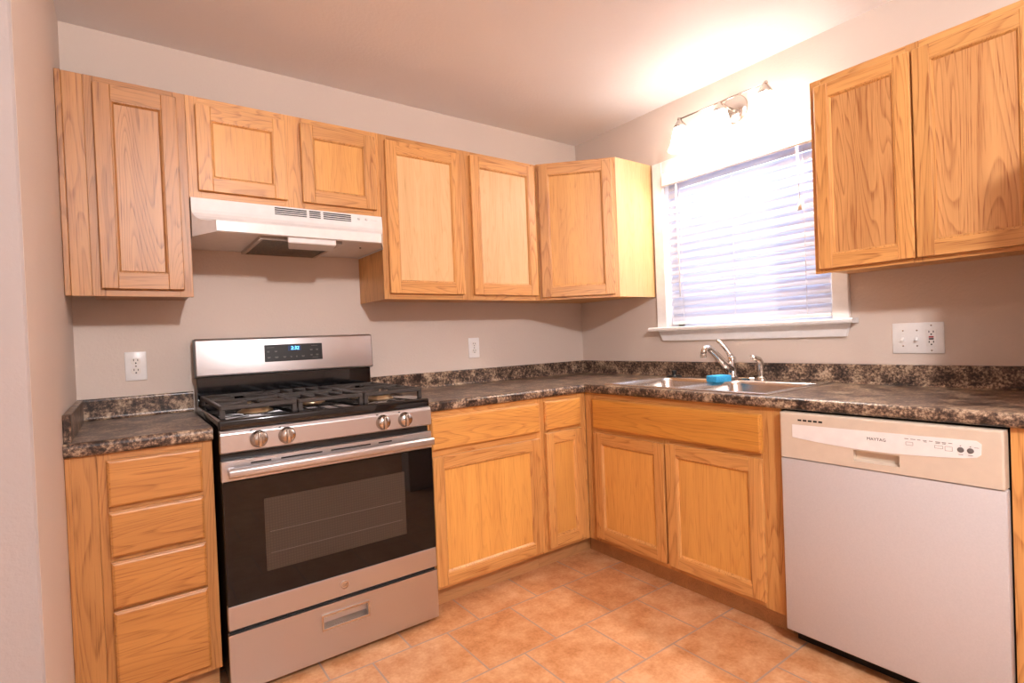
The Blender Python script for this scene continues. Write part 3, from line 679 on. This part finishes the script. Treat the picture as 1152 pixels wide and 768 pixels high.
# burners and grates
for bx, by, r in ((-2.145, -.50, .048), (-2.145, -.23, .036), (-1.908, -.365, .042), (-1.67, -.50, .045), (-1.67, -.23, .034)):
    mb = MB(); mb.lathe([(r+.012, 0), (r+.012, .004), (r, .008), (r-.002, .014), (r*.6, .015), (0, .015)], (bx, by, .908), (0, 0, 1), brass, 24)
    bu = mb.build('burner', rg)
    mb = MB(); mb.lathe([(r*.85, .0145), (r*.88, .019), (r*.8, .023), (0, .024)], (bx, by, .908), (0, 0, 1), castiron, 24); mb.build('burner_cap', bu)
def bar_(mb, p, q, w=.011, h=.013):
    p = Vector(p); q = Vector(q); d = (q-p); L_ = d.length; ang = math.atan2(d.y, d.x)
    mb.T = Matrix.Translation((p+q)/2) @ Matrix.Rotation(ang, 4, 'Z'); mb.box((-L_/2, -w/2, -h/2), (L_/2, w/2, h/2), castiron, .0025); mb.T = Matrix.Identity(4)
gz = .942; gy0, gy1 = -.628, -.095
for gx0, gx1, kind in ((A+.012, -2.033, 2), (-2.027, -1.789, 1), (-1.783, Bx-.012, 2)):
    mb = MB()
    for y in (gy0, gy1): bar_(mb, (gx0, y, gz), (gx1, y, gz), .014, .014)
    for x in (gx0+.006, gx1-.006): bar_(mb, (x, gy0, gz), (x, gy1, gz), .013, .014)
    cx = (gx0+gx1)/2
    if kind == 2:
        bar_(mb, (gx0, -.365, gz), (gx1, -.365, gz), .012)
        for cy in (-.50, -.23):
            for k in range(4):
                q = R(45+90*k); ex_ = (gx1-gx0)/2-.006; bar_(mb, (cx+.030*math.cos(q), cy+.030*math.sin(q), gz+.002), (cx+(ex_ if math.cos(q) > 0 else -ex_), cy+.110*math.sin(q)/abs(math.sin(q)), gz+.002), .009, .012)
            bar_(mb, (gx0, cy, gz), (cx-.035, cy, gz), .009); bar_(mb, (cx+.035, cy, gz), (gx1, cy, gz), .009)
    else:
        for x in (cx-.055, cx, cx+.055):
            bar_(mb, (x, gy0, gz+.001), (x, -.43, gz+.001), .010); bar_(mb, (x, -.30, gz+.001), (x, gy1, gz+.001), .010)
        bar_(mb, (gx0, -.43, gz), (gx1, -.43, gz), .010); bar_(mb, (gx0, -.30, gz), (gx1, -.30, gz), .010)
    for x in (gx0+.007, gx1-.007):
        for y in (gy0+.005, gy1-.005): mb.prism([(x-.008, y-.008), (x+.008, y-.008), (x+.008, y+.008), (x-.008, y+.008)], 'z', .9075, gz, castiron, .002)
    mb.build('grate', rg)

# ------------------------------------------------------------------ range hood
hd = thing('range_hood', (-1.92, -.2, 1.56), 'white under-cabinet range hood with vent slots above the range', 'range hood')
HX0, HX1 = -2.300, -1.545
mb = MB(); rows = []
for k in range(9):
    q = k/8
    # front profile: vertical band then a concave flare down to the lip
    if k == 0: y, z, ins = -.318, 1.7085, 0
    elif k == 1: y, z, ins = -.322, 1.664, 0
    else:
        a = (k-1)/7; y = -.322-.128*(1-math.cos(a*math.pi/2)) ; z = 1.664-.060*math.sin(a*math.pi/2); ins = .064*(1-math.cos(a*math.pi/2))
    rows.append([(HX0+ins, y, z), (HX1-ins, y, z)])
rows.append([(HX0+.064, -.453, 1.600), (HX1-.064, -.453, 1.600)]); rows.append([(HX0+.064, -.453, 1.564), (HX1-.064, -.453, 1.564)]); rows.append([(HX0+.064, -.443, 1.561), (HX1-.064, -.443, 1.561)])
mb.sheet(rows, hoodw, False)
for sgn, xx in ((0, HX0), (1, HX1)):
    t = bmesh.new()
    side = [r[sgn] for r in rows]
    base_pts = [(xx, y, 1.560) for y in (-.318,)]
    # side faces: from curve down to bottom edge
    bot = [(p[0], p[1], 1.561) for p in side[1:10]]
    top = side[1:10]
    T_ = [t.verts.new(p) for p in top]; B_ = [t.verts.new(p) for p in bot]
    for i in range(len(T_)-1):
        if (Vector(top[i])-Vector(top[i+1])).length < 1e-6: continue
        t.faces.new((T_[i], T_[i+1], B_[i+1], B_[i]) if sgn == 0 else (T_[i], B_[i], B_[i+1], T_[i+1]))
    q = [(xx, -.318, 1.7085), (xx, -.003, 1.7085), (xx, -.003, 1.561), (xx, -.322, 1.561), (xx, -.322, 1.664)]
    t.faces.new([t.verts.new(p) for p in (q if sgn == 0 else q[::-1])])
    mb.add(t, hoodw)
mb.sheet([[(HX0, -.318, 1.7085), (HX1, -.318, 1.7085)], [(HX0, -.003, 1.7085), (HX1, -.003, 1.7085)]], hoodw, False)
sh = mb.build('shell', hd)
mb = MB()  # inner pan
mb.prism([(HX0+.004, -.003), (HX0+.004, -.318), (HX0+.066, -.442), (HX1-.066, -.442), (HX1-.004, -.318), (HX1-.004, -.003)], 'z', 1.566, 1.570, hoodw); mb.build('underside_pan', hd)
mb = MB()
for x0, x1 in ((-2.005, -1.880), (-1.868, -1.822), (-1.810, -1.690)):
    for i in range(4): mb.box((x0, -.3235, 1.6735+i*.0082), (x1, -.318, 1.6765+i*.0082), dark)
mb.build('vent_slots', sh)
for x in (-1.655, -1.620):
    mb = MB(); mb.lathe([(.006, 0), (.006, .004), (0, .004)], (x, -.321, 1.690), (0, -1, 0), hoodw, 14); mb.build('switch', hd)
mb = MB(); mb.box((-1.595, -.3225, 1.687), (-1.572, -.319, 1.692), hoodw); mb.build('switch_badge', hd)
mb = MB(); mb.box((-2.075, -.40, 1.556), (-1.775, -.03, 1.564), filter_m, .001)
fl = mb.build('grease_filter', hd)
mb = MB(); mb.cells([-2.085, -2.070, -1.780, -1.765], [-.41, -.395, -.035, -.02], 1.553, 1.566, lambda x, y: not (-2.07 < x < -1.78 and -.395 < y < -.035), nickel, 'z'); mb.build('filter_frame', fl)
mb = MB(); mb.prism([(-1.99, -.440), (-1.80, -.440), (-1.775, -.30), (-1.955, -.30)], 'z', 1.540, 1.566, hoodw, .004); mb.build('lamp_cover', hd)
mb = MB(); mb.lathe([(0, 0), (.004, 0), (.004, .003), (0, .003)], (-1.645, -.30, 1.5655), (0, 0, -1), dark, 10); mb.build('screw', hd)

# ------------------------------------------------------------------ dishwasher
dw = thing('dishwasher', (-.32, -1.92, 0), 'white built-in dishwasher with cream control panel under the countertop', 'dishwasher')
DY0, DY1, DX = -2.207, -1.620, -.640
mb = MB(); mb.box((-.600, DY0+.004, .10), (-.04, DY1-.004, .838), dark); mb.build('tub', dw)
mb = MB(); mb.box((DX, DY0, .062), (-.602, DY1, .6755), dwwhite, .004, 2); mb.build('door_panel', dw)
mb = MB(); pk = (-1.973, -1.850, .700, .734)
mb.cells([DY0+.002, pk[0], pk[1], DY1-.001], [.6785, pk[2], pk[3], .836], DX-.003, -.600, lambda y, z: not (pk[0] < y < pk[1] and pk[2] < z < pk[3]), dwcream, 'x',
    (lambda e: all(v.co.x < DX and (v.co.z > .83 or v.co.y < DY0+.003 or v.co.y > DY1-.002) for v in e.verts), .006, 3))
mb.prism([(DX-.001, pk[2]), (DX+.018, pk[2]+.004), (DX+.018, pk[3]), (DX+.030, pk[3]), (DX+.030, pk[2])], 'y', pk[0], pk[1], dwcream)
cp = mb.build('control_console', dw)
# white smile-shaped inset
pts = [(-1.664, .796), (-1.664, .752)]
for k in range(1, 12):
    y = -1.664-.496*k/12; q = (k/12); pts.append((y, .752 - .062*q*(1-q)*1.0 + .004*q))
pts += [(-2.150, .757), (-2.159, .766), (-2.160, .795), (-2.150, .803)]
mb = MB(); mb.prism([(p[0], p[1]) for p in pts], 'x', DX-.0045, DX-.002, whiteplastic); ins_ = mb.build('control_panel_inset', cp)
mb = MB()
for i in range(5): mb.box((DX-.0036, -1.683-.0165*i-.012, .8095), (DX-.0025, -1.683-.0165*i, .8155), dark)
mb.build('vent_slots', cp)
TW = Matrix.Translation((DX-.0048, -1.915, .776)) @ Matrix.Rotation(R(-90), 4, 'Z') @ Matrix.Rotation(R(90), 4, 'X')
mb = MB(); text_mb(mb, 'MAYTAG', .0125, TW, nearblack, .0002); mb.build('lettering', ins_)
mb = MB()
def mk(y, z, wd, hg=.0016, m=slate): mb.box((DX-.0050, y-wd/2, z-hg/2), (DX-.0042, y+wd/2, z+hg/2), m)
for y, wd in ((-1.992, .010), (-2.008, .012), (-2.022, .008), (-2.036, .009), (-2.050, .009), (-2.066, .011), (-2.080, .010), (-2.094, .009)): mk(y, .789, wd)
for y, wd in ((-2.037, .007), (-2.066, .010), (-2.080, .008)): mk(y, .7855, wd)
def outline(y, z, wd, hg):
    for zz in (z-hg/2, z+hg/2): mk(y, zz, wd, .0007)
    for yy in (y-wd/2, y+wd/2): mk(yy, z, .0007, hg)
outline(-1.999, .775, .017, .009); outline(-2.068, .775, .018, .008); outline(-2.090, .773, .016, .012)
for y in (-2.116, -2.137):
    md = mb; mb = MB(); mb.lathe([(.0075, 0), (.0075, .0010), (.0055, .0012), (0, .0012)], (DX-.0042, y, .774), (-1, 0, 0), slate, 16); mb.build('button', ins_); mb = md; mk(y, .761, .010, .0012); mk(y, .7855, .003, .002)
mk(-2.150, .784, .010, .0010)
mb.build('button_marks', ins_)
mb = MB(); mb.box((-.565, DY0+.004, .0), (-.550, DY1-.002, .100), black, .001); mb.box((-.612, DY0+.01, .045), (-.55, DY1-.01, .062), black); mb.build('kick_plate', dw)
mb = MB(); mb.box((-.604, DY1+.002, .06), (-.04, DY1+.010, .838), dark); mb.build('side_seal', dw)

# ------------------------------------------------------------------ vanity light
vl = thing('vanity_light', (0, -1.12, 2.18), 'brushed-nickel three-lamp light bar with lit bell shades above the window', 'wall light')
BX, BZ = -.120, 2.236
mb = MB(); mb.lathe([(0, .024), (.040, .024), (.058, .018), (.068, .008), (.072, .004), (.072, 0), (0, 0)], (0, -1.125, 2.222), (-1, 0, 0), nickel, 32); mb.build('back_plate', vl)
mb = MB(); mb.tube([(-.020, -1.125, 2.222), (-.075, -1.125, 2.222), (-.105, -1.125, 2.228), (BX, -1.125, BZ)], .0075, nickel, 10); mb.build('arm', vl)
mb = MB(); mb.tube([(BX, -.893, BZ), (BX, -1.347, BZ)], .0042, nickel, 10)
for y in (-.893, -1.347): mb.lathe([(0, -.010), (.007, -.008), (.010, 0), (.007, .008), (0, .010)], (BX, y, BZ), (0, 0, 1), nickel, 14)
mb.build('crossbar', vl)
for y in (-.897, -1.122, -1.343):
    mb = MB(); mb.lathe([(0, .004), (.007, .002), (.010, -.006), (.022, -.022), (.031, -.036), (.033, -.046), (.029, -.046), (0, -.044)], (BX, y, BZ), (0, 0, 1), nickel, 24); fi = mb.build('fitter', vl)
    mb = MB(); mb.lathe([(.030, -.043), (.034, -.060), (.041, -.085), (.046, -.110), (.052, -.135), (.060, -.152), (.064, -.158), (.061, -.158), (.049, -.134), (.038, -.085), (.027, -.046), (.027, -.043)], (BX, y, BZ), (0, 0, 1), shade_m, 28); mb.build('glass_shade', fi)
    mb = MB(); mb.lathe([(.012, -.046), (.014, -.060), (.026, -.080), (.030, -.098), (.026, -.116), (.014, -.127), (0, -.129)], (BX, y, BZ), (0, 0, 1), bulb_m, 16); mb.build('bulb', fi)
# ------------------------------------------------------------------ outlets and switches
G_O = 'white duplex outlets on the back wall'
def outlet(x, z, label, wd=.072, hg=.115):
    t = thing('wall_outlet', (x, 0, z-hg/2), label, 'outlet', G_O)
    mb = MB(); mb.box((x-wd/2, -.006, z-hg/2), (x+wd/2, 0, z+hg/2), whiteplastic, .0025, 2); mb.build('cover_plate', t)
    for s in (1, -1):
        cz = z+s*.0195; mb = MB(); P = []
        for k in range(20):
            q = 2*math.pi*k/20; P.append((x+.0168*math.cos(q), cz+max(-.0125, min(.0125, .0168*math.sin(q)))))
        mb.prism(P, 'y', -.0078, -.004, ivory, .0006); rc = mb.build('receptacle', t)
        mb = MB(); mb.box((x-.0080, -.0082, cz+.001), (x-.0055, -.0074, cz+.009), dark); mb.box((x+.0055, -.0082, cz+.001), (x+.0080, -.0074, cz+.008), dark); mb.lathe([(.0028, 0), (.0028, .0006), (0, .0006)], (x, -.0076, cz-.007), (0, -1, 0), dark, 10); mb.build('slots', rc)
    mb = MB(); mb.lathe([(.0032, 0), (.003, .0012), (0, .0015)], (x, -.006, z), (0, -1, 0), nickel, 10); mb.build('screw', t)
    return t
outlet(-2.488, 1.084, 'white duplex outlet above the short countertop left of the range')
outlet(-.873, 1.088, 'white duplex outlet above the long countertop right of the range')
sw = thing('switch_plate', (0, -1.841, 1.010), 'white three-gang wall plate with two switches and red-button outlet', 'light switch')
sy0, sy1, sz0, sz1 = -1.923, -1.759, 1.010, 1.130
mb = MB(); mb.box((-.006, sy0, sz0), (0, sy1, sz1), whiteplastic, .0025, 2); mb.build('cover_plate', sw)
mzz = (sz0+sz1)/2
for y in (-1.795, -1.840):
    mb = MB(); mb.box((-.0068, y-.0055, mzz-.012), (-.005, y+.0055, mzz+.012), whiteplastic, .0008); mb.prism([(-.006, mzz+.004), (-.006, mzz-.008), (-.019, mzz-.012), (-.020, mzz-.007)], 'y', y-.004, y+.004, whiteplastic, .001); mb.build('toggle', sw)
    for z in (mzz+.030, mzz-.030):
        mb = MB(); mb.lathe([(.003, 0), (.003, .0012), (0, .0015)], (-.006, y, z), (-1, 0, 0), nickel, 10); mb.build('screw', sw)
gy = -1.885
mb = MB(); mb.box((-.0085, gy-.0165, mzz-.0335), (-.005, gy+.0165, mzz+.0335), whiteplastic, .0012); gf = mb.build('receptacle', sw)
for s in (1, -1):
    mb = MB(); cz = mzz+s*.0195
    for d in (-.0068, .0068): mb.box((-.0090, gy+d-.0014, cz+.001), (-.0080, gy+d+.0014, cz+.008), dark)
    mb.lathe([(.0028, 0), (.0028, .0007), (0, .0007)], (-.0083, gy, cz-.0055), (-1, 0, 0), dark, 10)
    mb.build('slots', gf)
mb = MB(); mb.box((-.0105, gy-.0075, mzz+.0010), (-.008, gy+.0075, mzz+.0065), red, .0006); mb.build('reset_button', gf)
mb = MB(); mb.box((-.0105, gy-.0075, mzz-.0065), (-.008, gy+.0075, mzz-.0010), black, .0006); mb.build('test_button', gf)
for z in (mzz+.048, mzz-.048):
    mb = MB(); mb.lathe([(.003, 0), (.003, .0012), (0, .0015)], (-.006, gy, z), (-1, 0, 0), nickel, 10); mb.build('screw', sw)
